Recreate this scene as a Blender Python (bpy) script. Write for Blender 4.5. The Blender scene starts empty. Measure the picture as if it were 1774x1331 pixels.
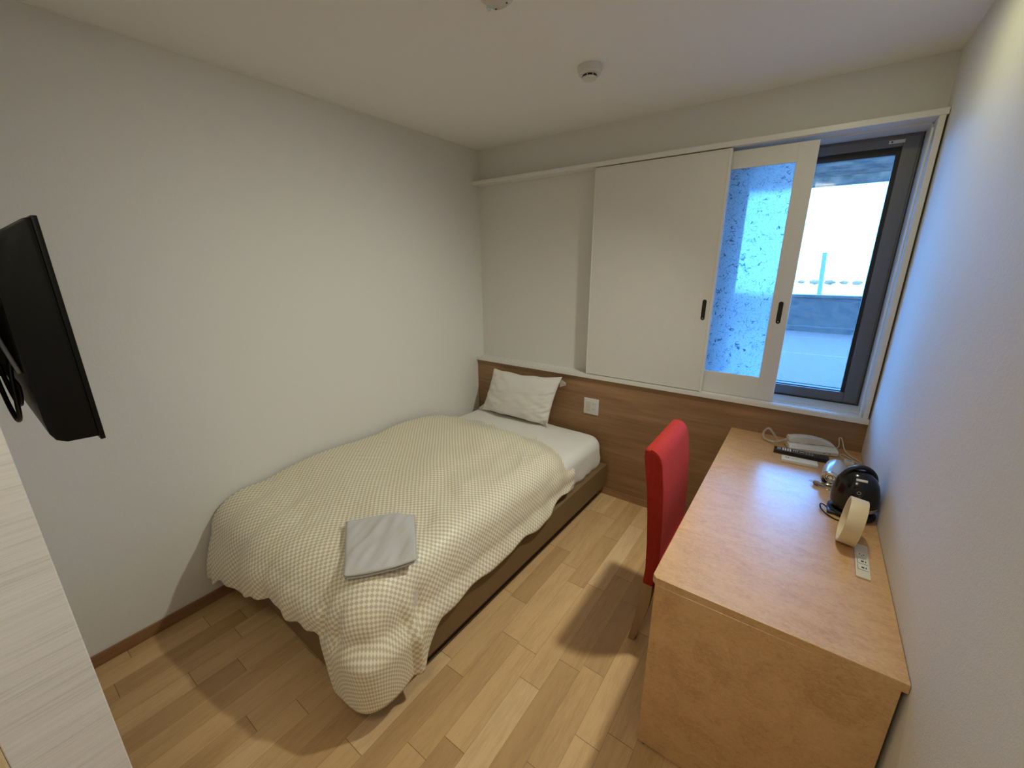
import bpy, bmesh, math, random
from mathutils import Vector, Matrix, noise
C = bpy.context.scene
COL = C.collection
PI = math.pi

# ------------------------------------------------------------------ camera
cd = bpy.data.cameras.new('camera'); cam = bpy.data.objects.new('camera', cd); COL.objects.link(cam)
cd.sensor_fit = 'HORIZONTAL'; cd.sensor_width = 36.0
cd.lens = 705.43 / 1774 * 36.0
cd.clip_start = 0.02; cd.clip_end = 500
FW = Vector((-0.56341336, 0.77625616, -0.28282814)); RT = Vector((0.81019755, 0.58613336, -0.0052558)); UP = Vector((-0.16169516, 0.23210786, 0.9591562))
m = Matrix((RT, UP, -FW)).transposed().to_4x4(); m.translation = Vector((2.16492, -2.58044, 1.59955))
cam.matrix_world = m
C.camera = cam

# ------------------------------------------------------------------ sky and exposure
w = bpy.data.worlds.new('overcast_sky'); C.world = w; w.use_nodes = True
w.node_tree.nodes['Background'].inputs[0].default_value = (0.095, 0.375, 1.0, 1)
w.node_tree.nodes['Background'].inputs[1].default_value = 23.0
C.view_settings.view_transform = 'Standard'; C.view_settings.look = 'None'
C.view_settings.gamma = 1.0; C.view_settings.use_curve_mapping = False
C.view_settings.exposure = 0.0
C.cycles.max_bounces = 10; C.cycles.diffuse_bounces = 6; C.cycles.transparent_max_bounces = 12
C.cycles.sample_clamp_indirect = 6.0

# ------------------------------------------------------------------ ceiling downlight (its light) and an added fill
LAMP = (2.15, -0.80)
def light(name, kind, loc, energy, color, **kw):
    l = bpy.data.lights.new(name, kind); l.energy = energy; l.color = color
    for k, v in kw.items(): setattr(l, k, v)
    o = bpy.data.objects.new(name, l); o.location = loc; COL.objects.link(o)
    return o
sl_ = light('downlight_glow', 'SPOT', (LAMP[0], LAMP[1], 2.385), 107, (0.98, 1.0, 0.87), spot_size=math.radians(112), spot_blend=1.0, shadow_soft_size=0.045)
sl_.rotation_euler = Vector((-1.42, -0.6, -1.9)).to_track_quat('-Z', 'Y').to_euler()      # gimbal lamp turned towards the bed
light('downlight_rim_glow', 'AREA', (LAMP[0], LAMP[1], 2.391), 1.9, (1.0, 0.98, 0.56), shape='DISK', size=0.12)
light('added_fill_glow', 'AREA', (1.95, -2.86, 2.37), 7.0, (1.0, 0.94, 0.70), shape='DISK', size=0.45)  # fill light added behind the camera to brighten walls and bed

# ------------------------------------------------------------------ room numbers (metres)
W, H = 2.485, 2.40
YT = -0.0945          # front of white rail and ledge
YP = -0.078           # face of the wood panel
ZL, ZLB, ZR = 0.871, 0.8444, 2.18
ZD = 0.692            # desk top

# ------------------------------------------------------------------ node helpers
class NT:
    def __init__(s, name):
        s.m = bpy.data.materials.new(name); s.m.use_nodes = True
        s.t = s.m.node_tree; s.t.nodes.clear()
        s.out = s.n('ShaderNodeOutputMaterial')
    def n(s, typ, **kw):
        nd = s.t.nodes.new(typ)
        for k, v in kw.items(): setattr(nd, k, v)
        return nd
    def l(s, a, b): s.t.links.new(a, b)
    def setin(s, nd, key, v):
        if hasattr(v, 'is_linked'): s.l(v, nd.inputs[key])
        else: nd.inputs[key].default_value = v
    def math(s, op, a, b=0.0, c=None):
        nd = s.n('ShaderNodeMath', operation=op); s.setin(nd, 0, a); s.setin(nd, 1, b)
        if c is not None: s.setin(nd, 2, c)
        return nd.outputs[0]
    def mix(s, f, a, b):
        nd = s.n('ShaderNodeMix', data_type='RGBA'); s.setin(nd, 0, f)
        s.setin(nd, 6, a if hasattr(a, 'is_linked') else (*a, 1)); s.setin(nd, 7, b if hasattr(b, 'is_linked') else (*b, 1))
        return nd.outputs[2]
    def coord(s, kind='Object', scale=(1, 1, 1), rot=(0, 0, 0)):
        tc = s.n('ShaderNodeTexCoord'); mp = s.n('ShaderNodeMapping')
        mp.inputs['Scale'].default_value = scale; mp.inputs['Rotation'].default_value = rot
        s.l(tc.outputs[kind], mp.inputs[0]); return mp.outputs[0]
    def noise(s, vec, scale, detail=3.0, rough=0.5, dist=0.0):
        nd = s.n('ShaderNodeTexNoise'); s.l(vec, nd.inputs['Vector'])
        nd.inputs['Scale'].default_value = scale; nd.inputs['Detail'].default_value = detail
        nd.inputs['Roughness'].default_value = rough; nd.inputs['Distortion'].default_value = dist
        return nd.outputs[0]
    def ramp(s, f, stops):
        nd = s.n('ShaderNodeValToRGB'); s.l(f, nd.inputs[0]); e = nd.color_ramp.elements
        while len(e) > 1: e.remove(e[-1])
        for i, (p, c) in enumerate(stops):
            el = e[0] if i == 0 else e.new(p)
            el.position = p; el.color = (*c, 1) if len(c) == 3 else c
        return nd.outputs[0]
    def bump(s, h, strength=0.2, dist=0.01):
        nd = s.n('ShaderNodeBump'); nd.inputs['Strength'].default_value = strength; nd.inputs['Distance'].default_value = dist
        s.l(h, nd.inputs['Height']); return nd.outputs[0]
    def principled(s, base, rough=0.5, metal=0.0, normal=None, **kw):
        p = s.n('ShaderNodeBsdfPrincipled')
        s.setin(p, 'Base Color', base if hasattr(base, 'is_linked') else (*base, 1))
        s.setin(p, 'Roughness', rough); s.setin(p, 'Metallic', metal)
        if normal is not None: s.l(normal, p.inputs['Normal'])
        for k, v in kw.items(): s.setin(p, k, v)
        s.l(p.outputs[0], s.out.inputs[0]); return p

def plain(name, col, rough=0.5, metal=0.0, var=0.06, scale=30, **kw):
    t = NT(name); v = t.coord(); n = t.noise(v, scale)
    c = t.mix(n, tuple(x * (1 - var) for x in col), tuple(min(1, x * (1 + var)) for x in col))
    t.principled(c, rough, metal, **kw); return t.m

def wallpaper(name, col, strength=0.25):
    t = NT(name); v = t.coord()
    n1 = t.noise(v, 90, 4, 0.6); n2 = t.noise(v, 320, 2, 0.5)
    h = t.math('ADD', n1, t.math('MULTIPLY', n2, 0.6))
    c = t.mix(n1, tuple(x * 0.98 for x in col), col)
    t.principled(c, 0.72, 0, t.bump(h, strength, 0.004)); return t.m

def grain(name, c1, c2, c3, scale, rough=0.5, streak=14, bump=0.08, coat=0.0):
    t = NT(name); v = t.coord('Object', scale)
    n1 = t.noise(v, 1.0, 5, 0.6, 0.4); n2 = t.noise(v, streak, 3, 0.6)
    f = t.math('ADD', t.math('MULTIPLY', n1, 0.65), t.math('MULTIPLY', n2, 0.35))
    c = t.ramp(f, [(0.33, c1), (0.5, c2), (0.66, c3)])
    t.principled(c, rough, 0, t.bump(f, bump, 0.003), **({'Coat Weight': coat, 'Coat Roughness': 0.18} if coat else {})); return t.m

WALL = wallpaper('wallpaper_white', (0.74, 0.72, 0.68), 0.22)
WALLR = wallpaper('wallpaper_ripple', (0.74, 0.72, 0.68), 0.3)
CEIL = wallpaper('ceiling_paper', (0.86, 0.845, 0.81), 0.12)
WHITE = plain('white_painted_board', (0.75, 0.73, 0.69), 0.38, var=0.02)
PANEL = plain('white_laminate', (0.72, 0.695, 0.65), 0.45, var=0.02)
BASEB = grain('brown_skirting', (0.20, 0.095, 0.04), (0.26, 0.13, 0.06), (0.31, 0.16, 0.075), (20, 2, 40), 0.45)
HEADW = grain('brown_panel_grain', (0.22, 0.118, 0.052), (0.30, 0.165, 0.078), (0.385, 0.22, 0.11), (1.1, 3, 16), 0.5, 3.5, 0.06)
LEGW = grain('maple_leg', (0.25, 0.15, 0.07), (0.33, 0.2, 0.09), (0.38, 0.24, 0.12), (30, 30, 4), 0.4)
BLACKP = plain('black_plastic', (0.008, 0.008, 0.009), 0.35, var=0.1)
BLACKG = plain('gloss_black_plastic', (0.006, 0.006, 0.007), 0.16, var=0.1)
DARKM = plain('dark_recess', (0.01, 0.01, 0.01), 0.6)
ALU = plain('grey_aluminium', (0.16, 0.165, 0.175), 0.42, 0.6, var=0.04)
GASK = plain('black_gasket', (0.012, 0.014, 0.018), 0.5)
IVORY = plain('ivory_plastic', (0.62, 0.57, 0.49), 0.35, var=0.03)
OFFW = plain('white_plastic', (0.68, 0.66, 0.62), 0.35, var=0.03)
CREAM = plain('cream_plastic', (0.66, 0.53, 0.33), 0.4, var=0.03)
GREYB = plain('grey_button', (0.25, 0.25, 0.26), 0.5)
CHROME = plain('chrome', (0.75, 0.76, 0.78), 0.12, 1.0, var=0.02)
SILVER = plain('silver_plastic', (0.6, 0.62, 0.66), 0.28, 0.35, var=0.02)
LEATHER = plain('tan_leatherette', (0.175, 0.108, 0.048), 0.55, var=0.12, scale=8)
SHEET = None

def fabric(name, col, rough=0.85, sheen=0.2, weave=900, bump=0.15):
    t = NT(name); v = t.coord()
    n = t.noise(v, weave, 2, 0.5); big = t.noise(v, 12, 3)
    c = t.mix(big, tuple(x * 0.95 for x in col), tuple(min(1, x * 1.03) for x in col))
    t.principled(c, rough, 0, t.bump(n, bump, 0.001), **{'Sheen Weight': sheen}); return t.m
SHEET = fabric('white_cotton', (0.72, 0.69, 0.64))
GREYC = fabric('grey_cotton', (0.53, 0.515, 0.51))
REDV = None
t = NT('red_velour'); v = t.coord('Object', (1, 1, 0.35)); n = t.noise(v, 60, 4, 0.65, 0.3)
c = t.mix(n, (0.26, 0.014, 0.009), (0.43, 0.034, 0.020))
t.principled(c, 0.8, 0, t.bump(n, 0.12, 0.003), **{'Sheen Weight': 0.12, 'Sheen Roughness': 0.4, 'Sheen Tint': (1, 0.2, 0.18, 1), 'Specular IOR Level': 0.15}); REDV = t.m

# checked satin bedspread: pattern lies in the cloth's own UV (metres)
t = NT('checked_satin')
uv = t.n('ShaderNodeUVMap'); uv.uv_map = 'cloth'
sp = t.n('ShaderNodeSeparateXYZ'); t.l(uv.outputs[0], sp.inputs[0])
P_ = 0.0245
sx = t.math('SINE', t.math('MULTIPLY', sp.outputs[0], 2 * PI / P_)); sy = t.math('SINE', t.math('MULTIPLY', sp.outputs[1], 2 * PI / P_))
f = t.math('MULTIPLY', sx, sy)
f = t.math('MINIMUM', t.math('MAXIMUM', t.math('ADD', t.math('MULTIPLY', f, 2.6), 0.5), 0.0), 1.0)
c = t.mix(f, (0.565, 0.495, 0.355), (0.84, 0.775, 0.615))
r = t.math('SUBTRACT', 0.55, t.math('MULTIPLY', f, 0.17))
t.principled(c, r, 0, None, **{'Sheen Weight': 0.15, 'Specular IOR Level': 0.45}); SATIN = t.m

# birdseye maple laminate for the desk
t = NT('birdseye_maple'); v = t.coord('Object', (9, 24, 9), (0, 0, 0.35)); n = t.noise(v, 1.0, 6, 0.65, 0.8)
v2 = t.coord('Object', (70, 130, 110), (0, 0, 0.5)); n2 = t.noise(v2, 1.0, 3, 0.6, 1.2)
f = t.math('ADD', t.math('MULTIPLY', n, 0.5), t.math('MULTIPLY', n2, 0.5))
c = t.ramp(f, [(0.35, (0.47, 0.25, 0.095)), (0.5, (0.60, 0.345, 0.145)), (0.65, (0.66, 0.40, 0.185))])
t.principled(c, 0.36, 0, t.bump(f, 0.05, 0.002), **{'Specular IOR Level': 0.5, 'Coat Weight': 1.0, 'Coat Roughness': 0.27, 'Coat IOR': 1.6}); DESKW = t.m

# maple strip floor
t = NT('maple_strip_floor'); tc = t.n('ShaderNodeTexCoord'); sp = t.n('ShaderNodeSeparateXYZ'); t.l(tc.outputs['Object'], sp.inputs[0])
PW = 0.0927
rx = t.math('DIVIDE', t.math('SUBTRACT', sp.outputs[0], 1.2703), PW); row = t.math('FLOOR', rx); fx = t.math('SUBTRACT', rx, row)
wn = t.n('ShaderNodeTexWhiteNoise', noise_dimensions='1D'); t.l(row, wn.inputs['W'])
ln = t.math('ADD', 0.42, t.math('MULTIPLY', wn.outputs[0], 0.22))
wn2 = t.n('ShaderNodeTexWhiteNoise', noise_dimensions='1D'); t.l(t.math('ADD', row, 77.3), wn2.inputs['W'])
ry = t.math('DIVIDE', t.math('ADD', sp.outputs[1], t.math('MULTIPLY', wn2.outputs[0], 3.0)), ln); k = t.math('FLOOR', ry); fy = t.math('SUBTRACT', ry, k)
cmb = t.n('ShaderNodeCombineXYZ'); t.l(row, cmb.inputs[0]); t.l(k, cmb.inputs[1])
wn3 = t.n('ShaderNodeTexWhiteNoise', noise_dimensions='3D'); t.l(cmb.outputs[0], wn3.inputs['Vector'])
base = t.ramp(wn3.outputs[0], [(0.0, (0.49, 0.30, 0.135)), (0.45, (0.62, 0.395, 0.19)), (0.8, (0.68, 0.45, 0.23)), (1.0, (0.72, 0.50, 0.275))])
mp = t.n('ShaderNodeMapping'); mp.inputs['Scale'].default_value = (22, 2.2, 1); t.l(tc.outputs['Object'], mp.inputs[0])
va = t.n('ShaderNodeVectorMath', operation='ADD'); t.l(mp.outputs[0], va.inputs[0]); sc = t.n('ShaderNodeVectorMath', operation='SCALE'); sc.inputs['Scale'].default_value = 37.0
t.l(cmb.outputs[0], sc.inputs[0]); t.l(sc.outputs[0], va.inputs[1])
g = t.noise(va.outputs[0], 1.0, 5, 0.6, 0.6)
g2 = t.noise(va.outputs[0], 7.0, 3, 0.6, 0.6)
gg = t.math('ADD', t.math('MULTIPLY', g, 0.6), t.math('MULTIPLY', g2, 0.4))
mul = t.ramp(gg, [(0.3, (0.78, 0.74, 0.70)), (0.55, (1, 1, 1)), (0.75, (1.06, 1.06, 1.06))])
mm = t.n('ShaderNodeMix', data_type='RGBA', blend_type='MULTIPLY'); mm.inputs[0].default_value = 1.0; t.l(base, mm.inputs[6]); t.l(mul, mm.inputs[7])
ex = t.math('MINIMUM', fx, t.math('SUBTRACT', 1.0, fx)); ey = t.math('MULTIPLY', t.math('MINIMUM', fy, t.math('SUBTRACT', 1.0, fy)), t.math('DIVIDE', ln, PW))
gapx = t.math('LESS_THAN', ex, 0.007); gapy = t.math('LESS_THAN', ey, 0.012)
gap = t.math('MAXIMUM', t.math('MULTIPLY', gapx, 0.55), t.math('MULTIPLY', gapy, 0.8))
c = t.mix(gap, mm.outputs[2], (0.16, 0.08, 0.03))
t.principled(c, 0.38, 0, t.bump(t.math('SUBTRACT', 1.0, gap), 0.25, 0.002), **{'Specular IOR Level': 0.4}); FLOORM = t.m

# partition paper with horizontal grain lines
t = NT('grain_line_paper'); v = t.coord('Object', (3, 5, 260)); n = t.noise(v, 1.0, 5, 0.7, 0.2); v2 = t.coord('Object', (2, 3, 60)); n2 = t.noise(v2, 1.0, 2)
f = t.math('ADD', t.math('MULTIPLY', n, 0.7), t.math('MULTIPLY', n2, 0.3))
c = t.ramp(f, [(0.30, (0.50, 0.47, 0.43)), (0.45, (0.70, 0.67, 0.63)), (0.62, (0.77, 0.745, 0.71))])
t.principled(c, 0.6, 0, t.bump(f, 0.25, 0.002)); LINEP = t.m

# clear pane: architectural glass with a faint dust veil
def pane(name, dust=0.05):
    t = NT(name); tr = t.n('ShaderNodeBsdfTransparent'); tr.inputs[0].default_value = (0.94, 0.97, 0.97, 1)
    gl = t.n('ShaderNodeBsdfGlossy'); gl.inputs['Roughness'].default_value = 0.02
    fr = t.n('ShaderNodeFresnel'); fr.inputs[0].default_value = 1.3
    mx = t.n('ShaderNodeMixShader'); t.l(fr.outputs[0], mx.inputs[0]); t.l(tr.outputs[0], mx.inputs[1]); t.l(gl.outputs[0], mx.inputs[2])
    df = t.n('ShaderNodeBsdfTranslucent'); df.inputs[0].default_value = (0.8, 0.8, 0.8, 1)
    v = t.coord('Object'); n = t.noise(v, 140, 4, 0.7)
    fac = t.math('MULTIPLY', n, dust)
    m2 = t.n('ShaderNodeMixShader'); t.l(fac, m2.inputs[0]); t.l(mx.outputs[0], m2.inputs[1]); t.l(df.outputs[0], m2.inputs[2])
    t.l(m2.outputs[0], t.out.inputs[0]); return t.m
GLASS = pane('clear_pane')

# frosted pane with short curled fibres, like rice paper
t = NT('frosted_fibre_pane'); v = t.coord('Object')
n = t.noise(v, 27, 1, 0.4, 0.9); msk = t.noise(v, 30, 1, 0.5); n3 = t.noise(v, 95, 2, 0.5, 0.4); m3 = t.noise(v, 120, 1)
l1 = t.math('MULTIPLY', t.math('LESS_THAN', t.math('ABSOLUTE', t.math('SUBTRACT', n, 0.5)), 0.016), t.math('GREATER_THAN', msk, 0.53))
l2 = t.math('MULTIPLY', t.math('LESS_THAN', t.math('ABSOLUTE', t.math('SUBTRACT', n3, 0.48)), 0.03), t.math('GREATER_THAN', m3, 0.52))
ln_ = t.math('MINIMUM', t.math('ADD', t.math('MULTIPLY', l1, 0.85), t.math('MULTIPLY', l2, 0.45)), 1.0)
col = t.mix(ln_, (0.88, 0.93, 0.95), (0.10, 0.17, 0.22))
rf = t.n('ShaderNodeBsdfRefraction'); t.l(col, rf.inputs[0]); rf.inputs['Roughness'].default_value = 0.28; rf.inputs['IOR'].default_value = 1.12
tl = t.n('ShaderNodeBsdfTranslucent'); t.l(col, tl.inputs[0])
mx = t.n('ShaderNodeMixShader'); mx.inputs[0].default_value = 0.55; t.l(rf.outputs[0], mx.inputs[1]); t.l(tl.outputs[0], mx.inputs[2])
gl = t.n('ShaderNodeBsdfGlossy'); gl.inputs['Roughness'].default_value = 0.25
m2 = t.n('ShaderNodeMixShader'); m2.inputs[0].default_value = 0.05; t.l(mx.outputs[0], m2.inputs[1]); t.l(gl.outputs[0], m2.inputs[2])
t.l(m2.outputs[0], t.out.inputs[0]); FROST = t.m

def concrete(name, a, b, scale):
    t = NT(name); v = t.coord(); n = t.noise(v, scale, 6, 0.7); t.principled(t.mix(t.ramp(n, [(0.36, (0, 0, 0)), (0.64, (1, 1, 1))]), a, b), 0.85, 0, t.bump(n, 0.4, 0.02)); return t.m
ASPH = concrete('asphalt', (0.062, 0.0215, 0.0125), (0.078, 0.027, 0.0155), 40)
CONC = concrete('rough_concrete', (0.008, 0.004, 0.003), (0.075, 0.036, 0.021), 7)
SOFF = concrete('soffit_concrete', (0.05, 0.03, 0.02), (0.33, 0.17, 0.10), 9)
FIELD = concrete('pale_field', (0.6, 0.58, 0.52), (0.7, 0.68, 0.62), 0.3)
LEAFM = concrete('haze_paled_leaves', (0.16, 0.07, 0.025), (0.30, 0.12, 0.05), 0.8)  # leaf colour paled to stand in for distance haze
STEEL = plain('painted_steel', (0.09, 0.09, 0.09), 0.5)
LINEW = plain('road_line', (0.11, 0.042, 0.025), 0.7)

# ------------------------------------------------------------------ mesh helpers
class B:
    def __init__(s): s.b = bmesh.new()
    def box(s, x0, x1, y0, y1, z0, z1, bev=0.0, seg=2, mat=None):
        vs = [s.b.verts.new(p) for p in ((x0, y0, z0), (x1, y0, z0), (x1, y1, z0), (x0, y1, z0), (x0, y0, z1), (x1, y0, z1), (x1, y1, z1), (x0, y1, z1))]
        fs = [s.b.faces.new([vs[i] for i in q]) for q in ((3, 2, 1, 0), (4, 5, 6, 7), (0, 1, 5, 4), (1, 2, 6, 5), (2, 3, 7, 6), (3, 0, 4, 7))]
        if bev > 0:
            es = list({e for f in fs for e in f.edges})
            r = bmesh.ops.bevel(s.b, geom=es, offset=bev, segments=seg, profile=0.6, affect='EDGES')
            vs = list({v for f in r['faces'] for v in f.verts} | {v for v in vs if v.is_valid})
        if mat is not None:
            vs = [v for v in vs if v.is_valid]
            bmesh.ops.transform(s.b, matrix=mat, verts=vs)
        return s
    def prism(s, pts, axis, a, b, bev=0.0, seg=2):
        def P(p, t): return {'x': (t, p[0], p[1]), 'y': (p[0], t, p[1]), 'z': (p[0], p[1], t)}[axis]
        lo = [s.b.verts.new(P(p, a)) for p in pts]; hi = [s.b.verts.new(P(p, b)) for p in pts]
        n = len(pts); fs = [s.b.faces.new(lo[::-1]), s.b.faces.new(hi)]
        for i in range(n): fs.append(s.b.faces.new((lo[i], lo[(i + 1) % n], hi[(i + 1) % n], hi[i])))
        if bev: bmesh.ops.bevel(s.b, geom=list(fs[0].edges) + list(fs[1].edges), offset=bev, segments=seg, profile=0.6, affect='EDGES')
        return s
    def lathe(s, prof, c=(0, 0, 0), mat=None, n=40, a0=0.0, a1=2 * PI):
        full = abs(a1 - a0 - 2 * PI) < 1e-6; rings = []
        M_ = mat or Matrix.Identity(4)
        for r, z in prof:
            if r < 1e-6: rings.append([s.b.verts.new(M_ @ Vector((0, 0, z)) + Vector(c))]); continue
            rings.append([s.b.verts.new(M_ @ Vector((r * math.cos(a0 + (a1 - a0) * i / n), r * math.sin(a0 + (a1 - a0) * i / n), z)) + Vector(c)) for i in range(n if full else n + 1)])
        for A, D in zip(rings, rings[1:]):
            k = max(len(A), len(D)); m_ = k if full else k - 1
            for i in range(m_):
                j = (i + 1) % k
                if len(A) == 1 and len(D) > 1: s.b.faces.new((A[0], D[i], D[j]))
                elif len(D) == 1 and len(A) > 1: s.b.faces.new((A[i], A[j], D[0]))
                elif len(A) > 1: s.b.faces.new((A[i], A[j], D[j], D[i]))
        return s
    def tube(s, pts, r, n=8, closed=False):
        pts = [Vector(p) for p in pts]; R = r if callable(r) else (lambda t: r); rings = []; up = None
        for i, p in enumerate(pts):
            a = pts[max(0, i - 1)]; b = pts[min(len(pts) - 1, i + 1)]; d = (b - a).normalized()
            if up is None: up = Vector((0, 0, 1)) if abs(d.z) < 0.9 else Vector((1, 0, 0))
            x = (up - d * up.dot(d)).normalized(); up = x; y = d.cross(x)
            rr = R(i / max(1, len(pts) - 1))
            rings.append([s.b.verts.new(p + x * rr * math.cos(2 * PI * k / n) + y * rr * math.sin(2 * PI * k / n)) for k in range(n)])
        for A, D in zip(rings, rings[1:]):
            for k in range(n): s.b.faces.new((A[k], A[(k + 1) % n], D[(k + 1) % n], D[k]))
        s.b.faces.new(rings[0][::-1]); s.b.faces.new(rings[-1]); return s
    def grid(s, nu, nv, fn, uvfn=None, wrap=False):
        V = [[s.b.verts.new(fn(i / nu, j / nv)) for j in range(nv + 1)] for i in range(nu + 1)]
        lay = s.b.loops.layers.uv.get('cloth') or (s.b.loops.layers.uv.new('cloth') if uvfn else None)
        for i in range(nu):
            for j in range(nv):
                f = s.b.faces.new((V[i][j], V[i + 1][j], V[i + 1][j + 1], V[i][j + 1]))
                if uvfn:
                    for lp, (a, b) in zip(f.loops, ((i, j), (i + 1, j), (i + 1, j + 1), (i, j + 1))): lp[lay].uv = uvfn(a / nu, b / nv)
        return V

ORI = {}
def obj(name, b, mat, parent=None, smooth=False, local=False):
    bm = b.b if isinstance(b, B) else b
    bmesh.ops.recalc_face_normals(bm, faces=bm.faces)
    if parent is not None and not local and parent in ORI:
        bmesh.ops.translate(bm, vec=-ORI[parent], verts=bm.verts)
    me = bpy.data.meshes.new(name); bm.to_mesh(me); bm.free(); me.materials.append(mat)
    if smooth:
        for p in me.polygons: p.use_smooth = True
        if smooth != 'all': me.set_sharp_from_angle(angle=math.radians(38))
    o = bpy.data.objects.new(name, me); COL.objects.link(o)
    if parent is not None:
        o.parent = parent
        if parent in ORI and not local: ORI[o] = ORI[parent]
    return o
def tag(o, label, cat, group=None):
    o['label'] = label; o['category'] = cat
    if group: o['group'] = group
    return o
def thing(name, label, cat, loc=(0, 0, 0), rz=0.0, group=None):
    o = bpy.data.objects.new(name, None); COL.objects.link(o); o.location = loc; o.rotation_euler = (0, 0, rz)
    o.empty_display_size = 0.1; ORI[o] = Vector(loc); return tag(o, label, cat, group)
def struct(name, b, mat, smooth=False, parent=None):
    o = obj(name, b, mat, parent, smooth)
    if parent is None: o['kind'] = 'structure'
    return o
def bez(pts, n=10):
    """Catmull-Rom through points"""
    P = [Vector(p) for p in pts]; P = [P[0] * 2 - P[1]] + P + [P[-1] * 2 - P[-2]]; out = []
    for i in range(1, len(P) - 2):
        for k in range(n):
            t = k / n; a, b, c, d = P[i - 1], P[i], P[i + 1], P[i + 2]
            out.append(0.5 * ((2 * b) + (c - a) * t + (2 * a - 5 * b + 4 * c - d) * t * t + (3 * b - a - 3 * c + d) * t ** 3))
    out.append(P[-2]); return out
def nz(x, y, z=0.0): return noise.noise(Vector((x, y, z)))
def sstep(a, b, x):
    t = max(0.0, min(1.0, (x - a) / (b - a))); return t * t * (3 - 2 * t)

# ================================================================== SETTING
YB = -4.6
struct('floor', B().box(-0.12, W + 0.12, YB - 0.12, 0.16, -0.12, 0.0), FLOORM)
struct('ceiling', B().box(-0.12, W + 0.12, YB - 0.12, 0.16, H, H + 0.12), CEIL)
struct('wall_left', B().box(-0.12, 0.0, YB - 0.12, 0.16, 0.0, H), WALL)
struct('wall_right', B().box(W, W + 0.12, YB - 0.12, 0.16, 0.0, H), WALLR)
OX0, OX1, OZ0, OZ1 = 1.70, 2.457, ZL, 2.153
b = B().box(0, OX0, 0, 0.16, 0, H).box(OX1, W, 0, 0.16, 0, H).box(OX0, OX1, 0, 0.16, OZ1, H).box(OX0, OX1, 0, 0.16, 0, OZ0)
struct('wall_back', b, WALL)
struct('wall_front', B().box(0, W, YB - 0.12, YB, 0, H), WALL)
XE = 1.2
struct('wall_entry', B().box(0, XE, -2.693, -2.571, 0, H, 0.0015, 1), LINEP)
struct('wall_corridor', B().box(1.06, XE - 0.02, YB, -2.762, 0, H), WALL)
struct('trim_6', B().box(1.09, XE + 0.002, -2.762, -2.6935, 0, H, 0.003), plain('warm_casing', (0.66, 0.50, 0.28), 0.4))
struct('baseboard_left', B().box(0, 0.008, -2.5705, YP - 0.008, 0, 0.058, 0.002, 1), BASEB)
struct('baseboard_back', B().box(0.0, 1.91, YP - 0.0075, YP, 0, 0.05, 0.0015, 1), HEADW)
struct('baseboard_right', B().box(W - 0.008, W, YB, -0.09, 0, 0.058, 0.002, 1), BASEB)
struct('trim_1', B().box(0, W - 0.002, YT, 0, 2.155, ZR, 0.0015, 1), WHITE)             # top rail
led = B().box(0, W - 0.001, YT, 0, ZLB, ZL - 0.004, 0.001, 1)                             # ledge with two track grooves
for a, c in ((YT + 0.0008, -0.0885), (-0.0765, -0.0535), (-0.0415, 0.0)): led.box(0.001, W - 0.002, a, c, ZL - 0.0045, ZL)
struct('trim_2', led, WHITE)
struct('trim_3', B().box(OX1 - 0.001, W - 0.008, YT + 0.002, 0, ZL, 2.155, 0.0015, 1), WHITE)   # side jamb casing
struct('trim_4', B().box(0, 0.006, -2.57, 0, H - 0.005, H), WHITE)                          # caulk line along the ceiling
rv = B().box(OX1 - 0.006, OX1, 0.0, 0.158, ZL, OZ1).box(OX0, OX0 + 0.006, 0.0, 0.158, ZL, OZ1).box(OX0, OX1, 0.0, 0.158, ZL - 0.004, ZL + 0.003).box(OX0, OX1, 0.0, 0.158, OZ1 - 0.005, OZ1 - 0.0)
rv.box(OX1 - 0.012, OX1 - 0.005, -0.07, -0.055, ZL, 2.12, 0.002, 1)
struct('trim_5', rv, WHITE)
hp = obj('headboard_panel', B().box(0.0, W, YP, -0.0005, 0.0, ZLB), HEADW)
tag(hp, 'brown wood grain panel covering the lower back wall under the white ledge', 'wall panel')

# window: grey aluminium frame with one clear pane
YW = 0.125
win = thing('window_1', 'grey aluminium framed window with clear pane over the desk', 'window', (2.12, YW, ZL)); win['kind'] = 'structure'
fx0, fx1, fz0, fz1 = OX0 + 0.007, OX1 - 0.007, ZL + 0.005, OZ1 - 0.006
gx0, gx1, gz0, gz1 = fx0 + 0.085, 2.367, 0.940, 2.068
fr = B()
for y0, y1, k in ((YW - 0.006, YW + 0.034, 0.0), (YW - 0.012, YW - 0.004, 0.011)):
    fr.box(gx1 + 0.016, fx1 - k, y0, y1, fz0 + k, fz1 - k, 0.0012, 1).box(fx0 + k, gx0 - 0.016, y0, y1, fz0 + k, fz1 - k, 0.0012, 1)
    fr.box(gx0 - 0.016, gx1 + 0.016, y0, y1, gz1 + 0.03, fz1 - k, 0.0012, 1).box(gx0 - 0.016, gx1 + 0.016, y0, y1, fz0 + k, gz0 - 0.004, 0.0012, 1)
obj('window_frame', fr, ALU, win)
gk = B().box(gx1, gx1 + 0.017, YW + 0.004, YW + 0.03, gz0 - 0.006, gz1 + 0.031).box(gx0 - 0.017, gx0, YW + 0.004, YW + 0.03, gz0 - 0.006, gz1 + 0.031)
gk.box(gx0, gx1, YW + 0.004, YW + 0.03, gz1, gz1 + 0.031).box(gx0, gx1, YW + 0.010, YW + 0.03, gz0 - 0.006, gz0)
gk.box(gx0, gx1, YW + 0.012, YW + 0.02, gz0 + 0.009, gz0 + 0.0125)
gk.box(fx0 + 0.002, fx1 - 0.002, YW - 0.005, YW + 0.02, fz1 - 0.004, fz1).box(fx1 - 0.004, fx1, YW - 0.008, YW + 0.02, fz0, fz1).box(fx0, fx1, YW - 0.008, YW + 0.02, fz0 - 0.001, fz0 + 0.006)
obj('gasket', gk, GASK, win)
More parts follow.
